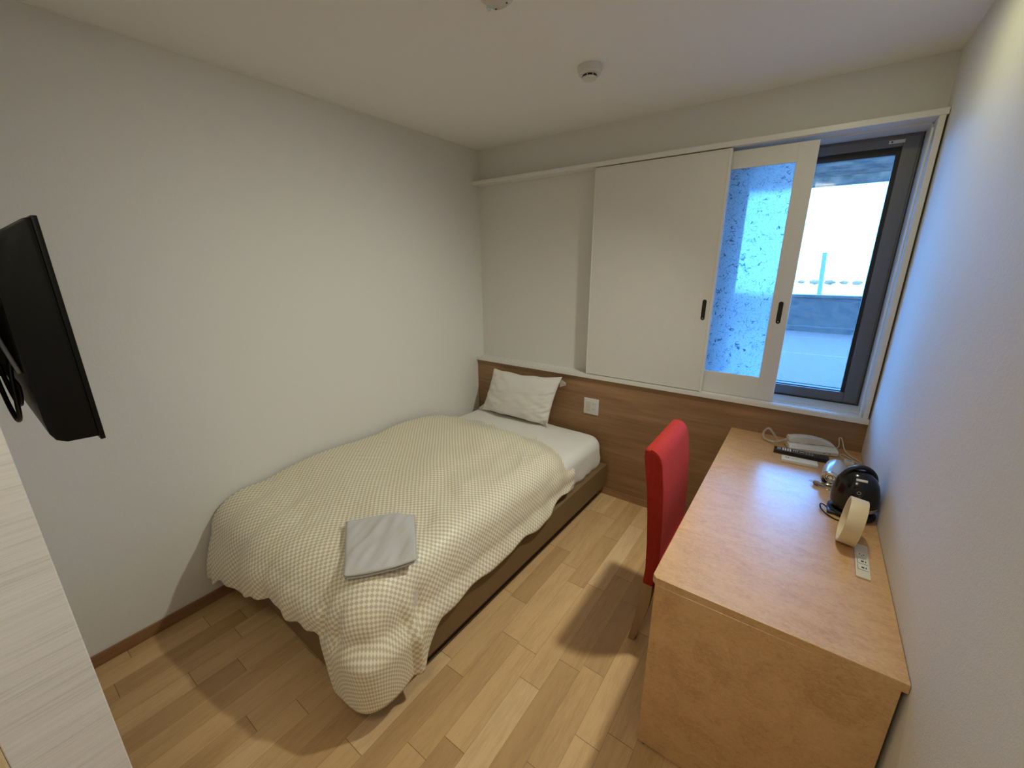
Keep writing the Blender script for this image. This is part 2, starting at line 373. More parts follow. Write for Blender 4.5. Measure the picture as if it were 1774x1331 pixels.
obj('pane', B().box(gx0 - 0.01, gx1 + 0.01, YW + 0.022, YW + 0.027, gz0 - 0.01, gz1 + 0.01), GLASS, win)
lb = obj('label_sticker', B().box(2.333, 2.388, YW - 0.0133, YW - 0.0119, 2.112, 2.126), OFFW, win); lb['label'] = 'white sticker on upper frame'
obj('sticker_dot', B().lathe([(0, 0), (0.004, 0), (0.004, 0.0006), (0, 0.0006)], (2.344, YW - 0.0132, 2.119), Matrix.Rotation(PI / 2, 4, 'X'), 12), plain('green_ink', (0.03, 0.06, 0.05), 0.6), lb)
obj('latch', B().box(fx1 - 0.011, fx1 - 0.004, YW - 0.016, YW - 0.006, fz0 + 0.004, fz0 + 0.022, 0.001, 1), STEEL, win)

# outside
struct('terrain_road', B().box(-14, 18, 0.4, 9.7, -0.3, 0.0), ASPH)
ln = B().box(-14, 18, 8.5, 8.56, 0.0, 0.003).box(-14, 18, 6.4, 6.46, 0.0, 0.003)
struct('road_marking', ln, LINEW)
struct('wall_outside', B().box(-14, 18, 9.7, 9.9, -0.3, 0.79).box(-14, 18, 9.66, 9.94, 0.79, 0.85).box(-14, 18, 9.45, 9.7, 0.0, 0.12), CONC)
struct('field', B().box(-160, 160, 10.2, 260, -1.8, -1.5), FIELD)
struct('roof_eave', B().box(-4, 6, 0.2, 2.72, 2.36, 2.55).box(-4, 6, 2.55, 2.72, 2.30, 2.4), SOFF)
random.seed(4)
for i in range(18):
    x = -8 + i * 1.45 + random.uniform(-0.12, 0.12); r = random.uniform(0.22, 0.34)
    bm = B(); bmesh.ops.create_icosphere(bm.b, subdivisions=3, radius=1.0)
    for v_ in bm.b.verts:
        d = 1 + 0.45 * nz(v_.co.x * 2.3 + i * 3, v_.co.y * 2.3, v_.co.z * 2.3); v_.co = Vector((v_.co.x * r * 1.7 * d + x, v_.co.y * r * d + 66, v_.co.z * r * 0.9 * d - 0.92))
    o = obj('distant_tree', bm, LEAFM, smooth='all'); tag(o, 'small hazy tree in the far line of trees beyond the outside wall', 'tree', 'far trees outside the window')
pl = obj('marker_pole', B().tube([(2.40, 20, -1.5), (2.38, 20, 0.2), (2.29, 20, 2.0)], 0.085, 10), STEEL, smooth=True)
tag(pl, 'dark slim pole seen through the window beyond the outside wall', 'pole')

# ================================================================== SLIDING PANELS
def pull(parent, x, y, z):
    h = obj('handle', B().prism([(x + 0.0105 * math.cos(a) , z + (0.0465 if math.sin(a) > 0 else -0.0465) + 0.0105 * math.sin(a)) for a in [2 * PI * i / 24 + 0.001 for i in range(24)]], 'y', y - 0.0022, y + 0.002, 0.0006, 1), BLACKG, parent)
    h['label'] = 'black oval finger pull'
    obj('finger_recess', B().prism([(x + 0.0065 * math.cos(a), z + (0.030 if math.sin(a) > 0 else -0.030) + 0.0065 * math.sin(a)) for a in [2 * PI * i / 24 + 0.001 for i in range(24)]], 'y', y - 0.0027, y - 0.0018), DARKM, h)
    obj('screw', B().lathe([(0, 0.002), (0.0025, 0.0015), (0.0035, 0)], (x, y - 0.0022, z - 0.046), Matrix.Rotation(PI / 2, 4, 'X'), 12), CHROME, h, True)
sp1 = thing('sliding_shutter', 'plain white sliding panel with black finger pull beside the bare wall', 'sliding panel', (1.35, -0.07, ZL))
obj('board', B().box(0.987, 1.711, -0.0825, -0.058, ZL + 0.004, 2.143, 0.001, 1), PANEL, sp1)
e1 = B().box(0.981, 0.9875, -0.084, -0.057, ZL, 2.150, 0.001, 1).box(1.7105, 1.7235, -0.0855, -0.057, ZL, 2.150, 0.0015, 1).box(0.9875, 1.711, -0.084, -0.057, 2.143, 2.150, 0.001, 1)
obj('edge_strip', e1, WHITE, sp1); pull(sp1, 1.682, -0.0825, 1.347)
sp2 = thing('sliding_screen', 'white sliding screen with frosted fibre pane beside the clear window', 'sliding screen', (1.85, -0.04, ZL))
f2 = B().box(1.999, 2.079, -0.048, -0.024, ZL - 0.001, 2.141, 0.001, 1).box(1.64, 1.722, -0.048, -0.024, ZL - 0.001, 2.141, 0.001, 1)
f2.box(1.722, 1.999, -0.048, -0.024, 2.057, 2.141, 0.001, 1).box(1.722, 1.999, -0.048, -0.024, ZL - 0.001, 0.996, 0.001, 1)
obj('frame', f2, PANEL, sp2)
obj('pane', B().box(1.716, 2.005, -0.038, -0.034, 0.99, 2.063), FROST, sp2); pull(sp2, 2.04, -0.048, 1.350)

# ================================================================== WALL OUTLET, CEILING THINGS
wo = thing('wall_outlet', 'white square socket plate on the brown panel right of the pillow', 'wall outlet', (1.035, YP, 0.64))
obj('cover_plate', B().box(0.978, 1.091, YP - 0.008, YP, 0.582, 0.700, 0.006, 3), OFFW, wo, True)
obj('switch_insert', B().box(0.998, 1.032, YP - 0.0095, YP - 0.007, 0.605, 0.676, 0.002, 1).box(1.002, 1.028, YP - 0.0105, YP - 0.009, 0.652, 0.656).box(1.003, 1.027, YP - 0.0105, YP - 0.009, 0.612, 0.640, 0.001, 1), IVORY, wo)
for z in (0.662, 0.625):
    so = obj('socket', B().box(1.040, 1.074, YP - 0.0095, YP - 0.007, z - 0.016, z + 0.016, 0.002, 1), OFFW, wo)
    obj('slot', B().box(1.0492, 1.0515, YP - 0.0099, YP - 0.008, z - 0.005, z + 0.005).box(1.0612, 1.0635, YP - 0.0099, YP - 0.008, z - 0.004, z + 0.004), DARKM, so)

sd = thing('smoke_detector', 'round white smoke detector with dark slots on the ceiling near the window', 'smoke detector', (1.244, -0.738, H))
obj('base_ring', B().lathe([(0, H), (0.052, H), (0.053, H - 0.012), (0.050, H - 0.020), (0, H - 0.020)], (1.244, -0.738, 0)), OFFW, sd, True)
obj('sensor_cap', B().lathe([(0.047, H - 0.019), (0.046, H - 0.030), (0.030, H - 0.033), (0.0295, H - 0.041), (0.031, H - 0.042), (0.029, H - 0.048), (0, H - 0.050)], (1.244, -0.738, 0)), OFFW, sd, True)
sl = B()
for k in range(8):
    a = 2 * PI * k / 8 + 0.2
    sl.lathe([(0.0285, H - 0.0335), (0.0305, H - 0.0335), (0.0305, H - 0.0405), (0.0285, H - 0.0405)], (1.244, -0.738, 0), None, 6, a, a + 0.66)
obj('vent_slots', sl, DARKM, sd)
obj('status_light', B().lathe([(0, H - 0.0325), (0.002, H - 0.032), (0.002, H - 0.0305)], (1.220, -0.765, 0), None, 10), DARKM, sd)
hd = thing('heat_detector', 'round white alarm disc cut by the photo top edge', 'ceiling alarm', (1.238, -1.372, H))
obj('base_ring', B().lathe([(0, H), (0.056, H), (0.057, H - 0.010), (0.052, H - 0.022), (0, H - 0.022)], (1.238, -1.372, 0)), OFFW, hd, True)
obj('cap', B().lathe([(0.040, H - 0.021), (0.039, H - 0.033), (0.034, H - 0.036), (0, H - 0.036)], (1.238, -1.372, 0)), IVORY, hd, True)
for dx, dy in ((-0.02, 0.022), (0.026, 0.016), (0.0, -0.03)):
    obj('screw', B().lathe([(0, H - 0.0375), (0.003, H - 0.037), (0.0035, H - 0.035)], (1.238 + dx, -1.372 + dy, 0), None, 10), DARKM, hd)
obj('clip', B().box(1.178, 1.194, -1.350, -1.334, H - 0.026, H - 0.016, 0.002, 1), CHROME, hd)
dl = thing('downlight', 'recessed round downlight in the ceiling above the desk', 'ceiling light', (LAMP[0], LAMP[1], H))
obj('trim_ring', B().lathe([(0.052, H - 0.001), (0.070, H - 0.001), (0.072, H - 0.004), (0.070, H - 0.006), (0.055, H - 0.005), (0.052, H - 0.001)], (LAMP[0], LAMP[1], 0)), OFFW, dl, True)

t = NT('lit_lens'); em = t.n('ShaderNodeEmission'); em.inputs[0].default_value = (1.0, 0.92, 0.75, 1); em.inputs[1].default_value = 4.0; t.l(em.outputs[0], t.out.inputs[0]); LENS = t.m
obj('lens', B().lathe([(0, H - 0.003), (0.051, H - 0.003), (0.051, H - 0.001), (0, H - 0.001)], (LAMP[0], LAMP[1], 0)), LENS, dl)
cl = thing('added_fill_fixture', 'added unseen round fill light on the ceiling behind the camera', 'ceiling light', (1.95, -2.86, H))  # unseen fixture added to go with the fill light
obj('housing', B().lathe([(0, H), (0.245, H), (0.245, H - 0.018), (0.226, H - 0.018), (0.226, H - 0.012), (0, H - 0.012)], (1.95, -2.86, 0)), OFFW, cl, True)
obj('diffuser', B().lathe([(0, H - 0.014), (0.225, H - 0.014), (0.225, H - 0.0125), (0, H - 0.0125)], (1.95, -2.86, 0)), LENS, cl)

# ================================================================== BED
BED = (1.19, -0.108, 0.0); BR = -0.022
BMAT = Matrix.Translation(BED) @ Matrix.Rotation(BR, 4, 'Z')
bd = thing('bed_base', 'low tan leatherette bed base on the floor under the mattress', 'bed base', BED, BR)
rcn = 0.030
rail = [(0.0, 0.0), (-1.14, 0.0)] + [(-1.14 + rcn - rcn * math.cos(a), -1.925 + rcn - rcn * math.sin(a)) for a in [PI / 2 * k / 6 for k in range(7)]] + [(-rcn + rcn * math.sin(a), -1.925 + rcn - rcn * math.cos(a)) for a in [PI / 2 * k / 6 for k in range(7)]]
obj('side_rail', B().prism(rail, 'z', 0.092, 0.254, 0.008, 3), LEATHER, bd, True, True)
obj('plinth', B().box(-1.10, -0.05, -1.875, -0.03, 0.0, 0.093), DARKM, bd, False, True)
def mat_side(bm_, nu=70, nv=26):
    # sheet-covered mattress: super-ellipse plan, rounded top edge, wrinkled skirt tucked onto the base
    x0, x1, y0, y1 = -1.125, -0.024, -1.885, -0.014
    prof = []
    for k in range(7): prof.append((0.012 * (1 - k / 6), 0.256 + 0.144 * k / 6))
    for k in range(1, 9):
        a = k / 8 * PI / 2; prof.append((-0.070 * (1 - math.cos(a)) - 0.0, 0.400 + 0.070 * math.sin(a)))
    per = []; rc = 0.10; n = 10
    cs = [(x1 - rc, y1 - rc, 0.0), (x0 + rc, y1 - rc, PI / 2), (x0 + rc, y0 + rc, PI), (x1 - rc, y0 + rc, 1.5 * PI)]
    def seg(a, b_, m_): return [(a[0] + (b_[0] - a[0]) * i / m_, a[1] + (b_[1] - a[1]) * i / m_) for i in range(m_)]
    arcs = []
    for cx, cy, a0 in cs:
        rr = rc
        cxx = cx + (rc - rr if cx > -0.5 else -(rc - rr))
        arcs.append([(cxx + rr * math.cos(a0 + PI / 2 * i / n), cy + rr * math.sin(a0 + PI / 2 * i / n), math.cos(a0 + PI / 2 * i / n), math.sin(a0 + PI / 2 * i / n)) for i in range(n + 1)])
    for q in range(4):
        per += arcs[q]
        A, D = arcs[q][-1], arcs[(q + 1) % 4][0]; m_ = 60 if q in (1, 3) else 36
        for i in range(1, m_): per.append((A[0] + (D[0] - A[0]) * i / m_, A[1] + (D[1] - A[1]) * i / m_, A[2], A[3]))
    rings = []
    for off, z in prof:
        ring = []
        for i, (x, y, nx, ny) in enumerate(per):
            low = 1 - sstep(0.28, 0.44, z)
            wv = 0.012 * nz(x * 9, y * 9, z * 3) * (0.4 + low) + 0.020 * nz(x * 20, y * 20, z * 3) * (0.1 + low)
            o_ = off + wv - 0.014 * sstep(0.30, 0.256, z)
            ring.append(bm_.verts.new((x + nx * o_, y + ny * o_, z + 0.004 * nz(x * 4, y * 4, 3))))
        rings.append(ring)
    for A, D in zip(rings, rings[1:]):
        for i in range(len(A)): bm_.faces.new((A[i], A[(i + 1) % len(A)], D[(i + 1) % len(A)], D[i]))
    bm_.faces.new(rings[0][::-1])
    last = rings[-1]; cx_, cy_ = (x0 + x1) / 2, (y0 + y1) / 2
    for f_ in (0.04, 0.10, 0.18, 0.28, 0.40, 0.54, 0.70, 0.86):
        ring = []
        for v_ in rings[-1]:
            x = v_.co.x + (cx_ - v_.co.x) * f_; y = v_.co.y + (cy_ - v_.co.y) * f_
            ring.append(bm_.verts.new((x, y, 0.471 + 0.004 * sstep(0, 0.2, f_) + 0.004 * nz(x * 4, y * 4, 3) + 0.003 * nz(x * 11 + y * 6, y * 14, 8))))
        for k in range(len(ring)): bm_.faces.new((last[k], last[(k + 1) % len(ring)], ring[(k + 1) % len(ring)], ring[k]))
        last = ring
    bm_.faces.new(last)
    return
bb = B(); mat_side(bb.b)
mo = obj('mattress', bb, SHEET, None, 'all'); mo.location = BED; mo.rotation_euler = (0, 0, BR)
tag(mo, 'mattress under a fitted white cotton sheet on the tan base', 'mattress')

# bedspread: flat cloth coordinates (s across, t down the bed) draped over pivot lines with a rounded corner
X0, Y0 = -0.150, -1.800
ROA, RDA, ROB, RDB = 0.135, 0.12, 0.200, 0.165      # rounding at the side and at the foot: outwards, downwards
XL, YH = -1.126, -0.335
def hem_a(t):    # how much hangs over the right side, t = 0 head .. 1 foot
    return 0.245 + 0.098 * sstep(0.0, 0.30, t) + 0.130 * sstep(0.875, 0.985, t) + 0.010 * math.sin(t * 23) * (1 - 0.4 * t)
def hem_b(s):    # how much hangs over the foot, s = 0 wall .. 1 right
    return 0.465 - 0.12 * sstep(0.0, 0.75, s) + 0.20 * sstep(0.915, 0.985, s) + 0.014 * math.sin(s * 19 + 0.6 + 2 * nz(s * 4, 2.2)) + 0.006 * math.sin(s * 61)
def hem_c(ph, A, D):   # corner lobe: length of cloth along direction ph
    f = ph / (PI / 2)
    return A + (D - A) * f + (0.515 - 0.5 * (A + D)) * sstep(0.0, 0.25, f) * sstep(1.0, 0.75, f)
def top_z(x, y):
    u = (x - XL) / (X0 - XL); v_ = (YH - y) / (YH - Y0)
    z = 0.502 + 0.052 * sstep(0.0, 0.22, v_) * (1 - 0.25 * u) + 0.018 * math.sin(min(1, max(0, u)) * PI) * sstep(0, 0.3, v_)
    z += 0.018 * sstep(0.35, 0.0, u) * sstep(0.1, 0.4, v_)
    z -= 0.030 * sstep(0.75, 1.05, v_)
    z0_ = z
    z += 0.012 * nz(x * 3.1, y * 2.7, 1.7) + 0.006 * nz(x * 8, y * 6, 4.2)
    z += 0.022 * nz(x * 4 + y * 6, y * 1.5 - x * 2, 9.1) * sstep(0.35, 0.9, u)
    z += 0.022 * abs(nz(x * 2.2 - y * 1.1, y * 2.4, 6.3)) - 0.008
    z += 0.016 * abs(nz(x * 3.0 + y * 3.4, y * 1.2 - x * 2.0, 2.9)) * sstep(0.3, 0.8, u)
    z += 0.006 * nz(x * 16 + y * 5, y * 9, 3.3) * (0.3 + sstep(0.6, 1, u) + sstep(0.85, 1.0, v_))
    return z0_ + (z - z0_) * (1 - 0.9 * math.exp(-((x + 0.207) ** 2 + (y + 1.68) ** 2) / 0.032))
def drape(r, flare, ro, rd):
    q = (ro + rd) / 2 * PI / 2
    if r <= q: return ro * math.sin(r / q * PI / 2), rd * (1 - math.cos(r / q * PI / 2))
    return ro + (r - q) * flare, rd + (r - q) * math.sqrt(max(0.0, 1 - flare * flare))
PA, QA = 0.80, 0.82
def overhang(a, b_, tt, ss):
    if a <= 0 and b_ <= 0: return 0.0, 0.0
    ph = math.atan2(b_, a); return max(a, b_) * hem_c(ph, hem_a(tt), hem_b(ss)), ph
def cloth(p, q):
    # p 0..1 across, q 0..1 down
    pa, qa = PA, QA
    if p <= pa: x = XL + (X0 - XL) * p / pa; a = 0.0
    else: x = X0; a = (p - pa) / (1 - pa)
    Yc = Y0 + 0.055 * sstep(0.45, 1.0, p / pa)
    if q <= qa: y = YH + (Yc - YH) * q / qa; b_ = 0.0
    else: y = Yc; b_ = (q - qa) / (1 - qa)
    tt = min(1.0, q / qa); ss = min(1.0, p / pa)
    A = a * hem_a(tt); D = b_ * hem_b(ss)
    # head edge dips over the right shoulder
    z0 = top_z(x, y); ox = oy = dz = 0.0
    if A > 0 or D > 0:
        r, ph = overhang(a, b_, tt, ss)
        cphi, sphi = math.cos(ph), math.sin(ph)
        corner = math.sin(2 * ph) if (A > 0 and D > 0) else 0.0
        flare = 0.02 + (0.05 + 0.24 * (1 - ss) ** 1.5) * sphi * (1 - corner) + 0.06 * corner
        s2 = sphi * sphi; o_, d_ = drape(r, flare, ROA + (ROB - ROA) * s2, RDA + (RDB - RDA) * s2)
        k = sstep(0.08, 0.40, r)
        fold = 0.0
        if D > 0: fold += k * 0.013 * math.sin(x * 19 + 1.2 + 3 * nz(x * 3, 0.3)) * sphi * (1 - corner) + k * 0.004 * math.sin(x * 57 + 4 * nz(x * 5, 1.3)) * sphi * (1 - corner) - k * 0.035 * math.exp(-((ss - 0.945) / 0.018) ** 2) * sphi * (1 - corner)
        if A > 0: fold += k * 0.007 * math.sin(y * 31 + 3 * nz(0.2, y * 2)) * cphi * (1 - corner)
        fold += k * (-0.030 * math.exp(-((ph - 1.46) / 0.11) ** 2) + 0.010 * math.exp(-((ph - 0.95) / 0.28) ** 2) + 0.004 * math.sin(ph * 11)) * (1 if corner > 0 else 0)
        o_ += fold
        # puffy hem: filling bulges out just above the edge
        e = max(a, b_); o_ += 0.012 * math.sin(PI * min(1, max(0, (e - 0.55) / 0.45))) if r > 0.15 else 0.0
        # below the rail the cloth rests on the outside of the base
        req = ((cphi / (-X0 + 0.034)) ** 4 + (sphi / (1.925 + Yc + 0.036)) ** 4) ** -0.25
        kk = sstep(0.36, 0.28, z0 - d_)
        if req > o_: o_ += (req - o_) * kk
        ox = o_ * cphi; oy = -o_ * sphi; dz = d_
    x_ = x + ox + 0.004 * nz(x * 7, y * 7, 2.0); y_ = y + oy
    z_ = z0 - dz
    # a tucked crease on the right side near the foot corner
    if A > 0.05:
        c0 = math.exp(-((y + 1.66 + 0.10 * (a - 0.5)) / 0.022) ** 2) * sstep(0.25, 0.6, a); x_ -= 0.014 * c0; z_ -= 0.012 * c0
        c1 = math.exp(-((y + 1.71) / 0.03) ** 2) * sstep(0.25, 0.6, a); x_ += 0.034 * c1
    # head edge drops towards the right so that it lies on the sheet
    if q < 0.10: z_ -= (0.030 + 0.012 * sstep(0.5, 1.0, p)) * (1 - sstep(0.0, 0.10, q)) * (1 if a == 0 else 1 - a)
    y_ += -0.085 * sstep(0.55, 1.0, p) * (1 - q) - (0.06 * a * (1 - sstep(0.0, 0.5, q)))
    return (x_, y_, max(z_, 0.022))
def cloth_uv(p, q):
    a = max(0.0, (p - PA) / (1 - PA)); b_ = max(0.0, (q - QA) / (1 - QA))
    r, ph = overhang(a, b_, min(1.0, q / QA), min(1.0, p / PA))
    return ((X0 - XL) * min(1.0, p / PA) + r * math.cos(ph) * (1 if a or b_ else 0), (YH - Y0) * min(1.0, q / QA) + r * math.sin(ph))
bb = B(); bb.grid(230, 300, cloth, cloth_uv)
du = obj('bedspread', bb, SATIN, None, 'all'); du.location = BED; du.rotation_euler = (0, 0, BR)
so_ = du.modifiers.new('thickness', 'SOLIDIFY'); so_.thickness = 0.022; so_.offset = -1.0
tag(du, 'cream checked satin bedspread hanging over the bed side and foot', 'bedspread')

# pillow leaning on the wood panel
def pillow_pt(u, v_, s):
    hw = 0.306; hh = 0.178
    ou = u * (1 - 0.055 * (1 - v_ * v_) * abs(u)); ov = v_ * (1 - (0.17 if v_ > 0 else 0.08) * (1 - u * u) * abs(v_))
    th = 0.078 * (max(0, 1 - abs(u) ** 2.6) ** 0.58) * (max(0, 1 - abs(v_) ** 2.6) ** 0.58)
    wr = 0.009 * nz(u * 2.6 + v_ * 2, v_ * 2.6 - u, 5) + 0.008 * nz(u * 5 - v_ * 7, v_ * 5 + u * 3, 2) * (0.2 + abs(u) ** 2) - 0.012 * abs(nz(u * 3.5 + v_ * 3.5, v_ * 1.5, 7.7)) * (u * u + v_ * v_) * 0.5
    d = s * (th + wr * (1 if th > 0.004 else th / 0.004)) 
    return ou * hw, ov * hh, d
pw = thing('pillow', 'white pillow leaning against the brown panel at the bed head', 'pillow', (0.50, -0.17, 0.48))
tilt = math.radians(15)
def pl_world(u, v_, s):
    a, b_, d = pillow_pt(u, v_, s)
    up = b_ + 0.178
    x = 0.468 + a * 1.0 + up * 0.165; y = -0.236 + up * math.sin(tilt) - d * math.cos(tilt) - 0.0; z = 0.470 + up * math.cos(tilt) - d * math.sin(tilt) + 0.012 + 0.012 * (u if v_ > 0 else 0) * abs(v_)
    return (x, min(y, YP - 0.006), z)
bb = B(); bb.grid(60, 44, lambda i, j: pl_world(i * 2 - 1, j * 2 - 1, 1)); bb.grid(60, 44, lambda i, j: pl_world(i * 2 - 1, j * 2 - 1, -1))
bmesh.ops.remove_doubles(bb.b, verts=bb.b.verts, dist=0.0004)
obj('cushion', bb, SHEET, pw, 'all')
def flap(c, d1, d2, sag, n=8):
    b_ = B(); c = Vector(c); d1 = Vector(d1); d2 = Vector(d2)
    V = b_.grid(n, n, lambda i, j: tuple(c + d1 * i + d2 * j * (1 - 0.7 * i) + Vector((0, -0.006 * math.sin(PI * j) * i, -sag * i * i))))
    r = bmesh.ops.solidify(b_.b, geom=b_.b.faces[:], thickness=0.003); return b_
obj('case_flap', flap((0.812, -0.136, 0.815), (0.055, -0.010, -0.004), (0.006, -0.012, -0.055), 0.014), SHEET, pw, 'all')
obj('case_flap', flap((0.190, -0.228, 0.489), (-0.048, -0.014, -0.004), (-0.004, 0.004, 0.045), 0.002), SHEET, pw, 'all')
obj('case_flap', flap((0.745, -0.242, 0.486), (0.040, -0.012, -0.004), (0.004, 0.006, 0.040), 0.002), SHEET, pw, 'all')

# folded grey cotton clothes on the bedspread
FQ = [Vector((0.733, -1.799, 0)), Vector((0.932, -1.597, 0)), Vector((1.137, -1.768, 0)), Vector((0.985, -1.973, 0))]   # corners
FC = sum(FQ, Vector()) / 4; BI = BMAT.inverted()
def fold_world(i, j, s, inset, z, th):
    u = inset + i * (1 - 2 * inset); v_ = inset + j * (1 - 2 * inset)
    p = FQ[0].lerp(FQ[1], u).lerp(FQ[3].lerp(FQ[2], u), v_)
    out = 0.010 * (1 - (2 * u - 1) ** 2) * (2 * v_ - 1)          # edges bow out a little
    p = p + (FQ[3] - FQ[0]).normalized() * out
    e = max(abs(i * 2 - 1) ** 10, abs(j * 2 - 1) ** 10); h = th * math.sqrt(max(0.0, 1 - e))
    wr = 0.0 if s < 0 else (0.010 * nz(u * 2.4 + v_ * 1.4, v_ * 1.8 - u, 3 + z * 9) + 0.007 * nz(u * 7 + v_ * 5, v_ * 2.2 - u * 1.5, 5.0) - 0.010 * abs(nz(u * 4.5 + v_ * 3.6, v_ * 0.9, 1.4))) * (1 - e)
    lp = BI @ p
    zz = top_z(min(lp.x, X0), max(lp.y, Y0))
    return (p.x, p.y, zz + z + s * h + wr)
fp = thing('folded_clothes', 'folded grey cotton nightwear lying on the foot of the bedspread', 'folded clothes', (FC.x, FC.y, 0.54))
for inset, z, th in ((0.015, 0.010, 0.009), (0.0, 0.026, 0.012)):
    bb = B(); bb.grid(44, 44, lambda i, j: fold_world(i, j, 1, inset, z, th)); bb.grid(44, 44, lambda i, j: fold_world(i, j, -1, inset, z, th))
    bmesh.ops.remove_doubles(bb.b, verts=bb.b.verts, dist=0.0002)
    obj('folded_layer', bb, GREYC, fp, 'all')

# ================================================================== CHAIR
CY0, CY1 = -1.137, -0.745
ch = thing('dining_chair', 'red upholstered high back chair with wooden legs tucked under the desk', 'chair', (1.95, -0.94, 0))
def loft(sections, y0, y1, bev, rnd=True):
    """sections: (z, xrear, xfront) up the back; closed side profile extruded along y"""
    prof = [(xr, z) for z, xr, xf in sections] + [(xf, z) for z, xr, xf in reversed(sections)]
    return B().prism(prof, 'y', y0, y1, bev, 3)
back = [(0.318, 1.781, 1.826), (0.41, 1.788, 1.840), (0.516, 1.784, 1.838), (0.64, 1.775, 1.834), (0.759, 1.763, 1.826), (0.866, 1.746, 1.812), (0.89, 1.742, 1.806), (0.906, 1.740, 1.796), (0.917, 1.742, 1.782), (0.921, 1.750, 1.768)]
bk = obj('backrest', loft(back, CY0, CY1, 0.010), REDV, ch, True)
for y in (CY0 + 0.004, CY1 - 0.004): obj('piping', B().tube([(xf - 0.004, y, z) for z, xr, xf in back[1:]], 0.0028, 6), REDV, bk, True)
obj('seat', B().box(1.824, 2.215, CY0 + 0.004, CY1 - 0.004, 0.315, 0.455, 0.022, 3), REDV, ch, True)
def leg(y, rear=True):
    w_ = 0.019
    if rear:
        sec = [(0.0, 1.743, 1.769), (0.05, 1.752, 1.782), (0.12, 1.763, 1.799), (0.20, 1.772, 1.815), (0.27, 1.778, 1.823), (0.325, 1.782, 1.825)]
    else: sec = [(0.0, 2.168, 2.196), (0.17, 2.166, 2.200), (0.325, 2.164, 2.204)]
    pr = [(a, z) for z, a, c in sec] + [(c, z) for z, a, c in reversed(sec)]
    return B().prism(pr, 'y', y - w_, y + w_, 0.003, 2)
for y in (CY0 + 0.021, CY1 - 0.021):
    obj('leg', leg(y), LEGW, ch, True); obj('leg', leg(y, False), LEGW, ch, True)

# ================================================================== DESK
dk = thing('desk', 'birdseye maple desk with panel end along the right wall', 'desk', (2.2, -0.8, 0))
DX0, DY0 = 1.909, -1.5106
obj('desk_top', B().prism([(DX0, YP - 0.001), (DX0, DY0 + 0.012), (DX0 + 0.011, DY0), (W - 0.0015, DY0), (W - 0.0015, YP - 0.001)], 'z', ZD - 0.026, ZD, 0.0008, 1), DESKW, dk)
obj('end_panel', B().box(DX0 + 0.010, 2.473, DY0 + 0.0006, DY0 + 0.026, 0.008, ZD - 0.0262, 0.001, 1), DESKW, dk)
obj('end_panel', B().box(DX0 + 0.010, 2.473, -0.112, -0.087, 0.008, ZD - 0.0262, 0.001, 1), DESKW, dk)
obj('rear_panel', B().box(2.425, 2.443, DY0 + 0.026, -0.112, 0.22, ZD - 0.0262), DESKW, dk)
for y in (DY0 + 0.013, -0.10):
    for x in (DX0 + 0.03, 2.45): obj('foot', B().lathe([(0, 0), (0.009, 0), (0.009, 0.0085), (0, 0.0085)], (x, y, 0), None, 14), DARKM, dk)

# ------------------------------------------------------------------ desk things
Z = ZD
# telephone
pa = math.radians(16); PH = (2.278, -0.190, Z)
ph = thing('telephone', 'cream corded telephone at the back of the desk', 'telephone', PH, pa)
L = 0.103
prof = [(-0.048, 0.004), (-0.050, 0.020), (-0.040, 0.029), (-0.012, 0.033), (0.040, 0.036), (0.046, 0.030), (0.046, 0.004)]
obj('base', B().prism([(y, z) for y, z in prof], 'x', -L, L, 0.005, 3), IVORY, ph, True, True)
for k in range(2):
    for q in range(2): obj('foot', B().lathe([(0, 0), (0.007, 0), (0.007, 0.005), (0, 0.005)], (-0.085 + 0.17 * k, -0.035 + 0.065 * q, 0), None, 12), DARKM, ph, False, True)
arc = [(-0.101, 0.046), (-0.095, 0.033), (-0.060, 0.033), (-0.045, 0.0385), (0.0, 0.044), (0.030, 0.041), (0.048, 0.034), (0.094, 0.030), (0.099, 0.036), (0.085, 0.048), (0.055, 0.058), (0.01, 0.066), (-0.03, 0.067), (-0.07, 0.064), (-0.097, 0.060)]
bb = B().prism(arc, 'y', -0.008, 0.040, 0.006, 3)
obj('handset', bb, IVORY, ph, True, True)
kb = B()
for k in range(8): kb.box(-0.088 + k * 0.021, -0.074 + k * 0.021, -0.041, -0.033, 0.026, 0.0315, 0.0012, 1)
obj('button_row', kb, OFFW, ph, False, True)
fb = B()
for k in range(2): fb.box(0.040 + k * 0.022, 0.049 + k * 0.022, -0.0508, -0.0485, 0.011, 0.016, 0.0006, 1)
obj('function_button', fb, GREYB, ph, False, True)
coil_path = bez([Vector((-0.100, 0.014, 0.040)), Vector((-0.128, 0.010, 0.030)), Vector((-0.155, 0.02, 0.016)), Vector((-0.172, 0.045, 0.010)), Vector((-0.190, 0.072, 0.012)), Vector((-0.186, 0.108, 0.030)), Vector((-0.165, 0.116, 0.052)), Vector((-0.148, 0.085, 0.040)), Vector((-0.132, 0.04, 0.020))], 12)
pts = []
turns = 46; N = len(coil_path) - 1; ns = turns * 8
for i in range(ns + 1):
    f_ = i / ns * N; k = min(N - 1, int(f_)); p = coil_path[k].lerp(coil_path[k + 1], f_ - k); d = (coil_path[k + 1] - coil_path[k]).normalized()
    x = d.cross(Vector((0, 0, 1))).normalized(); y = d.cross(x); a = 2 * PI * turns * i / ns
    q_ = p + (x * math.cos(a) + y * math.sin(a)) * 0.0046; pts.append(Vector((q_.x, q_.y, max(q_.z, 0.0014))))
def clampy(pts_, M_, lim=YP - 0.003):
    out = []
    Mi = M_.inverted()
    for p in pts_:
        w_ = M_ @ Vector(p); w_.y = min(w_.y, lim); w_.x = min(w_.x, W - 0.004); out.append(Mi @ w_)
    return out
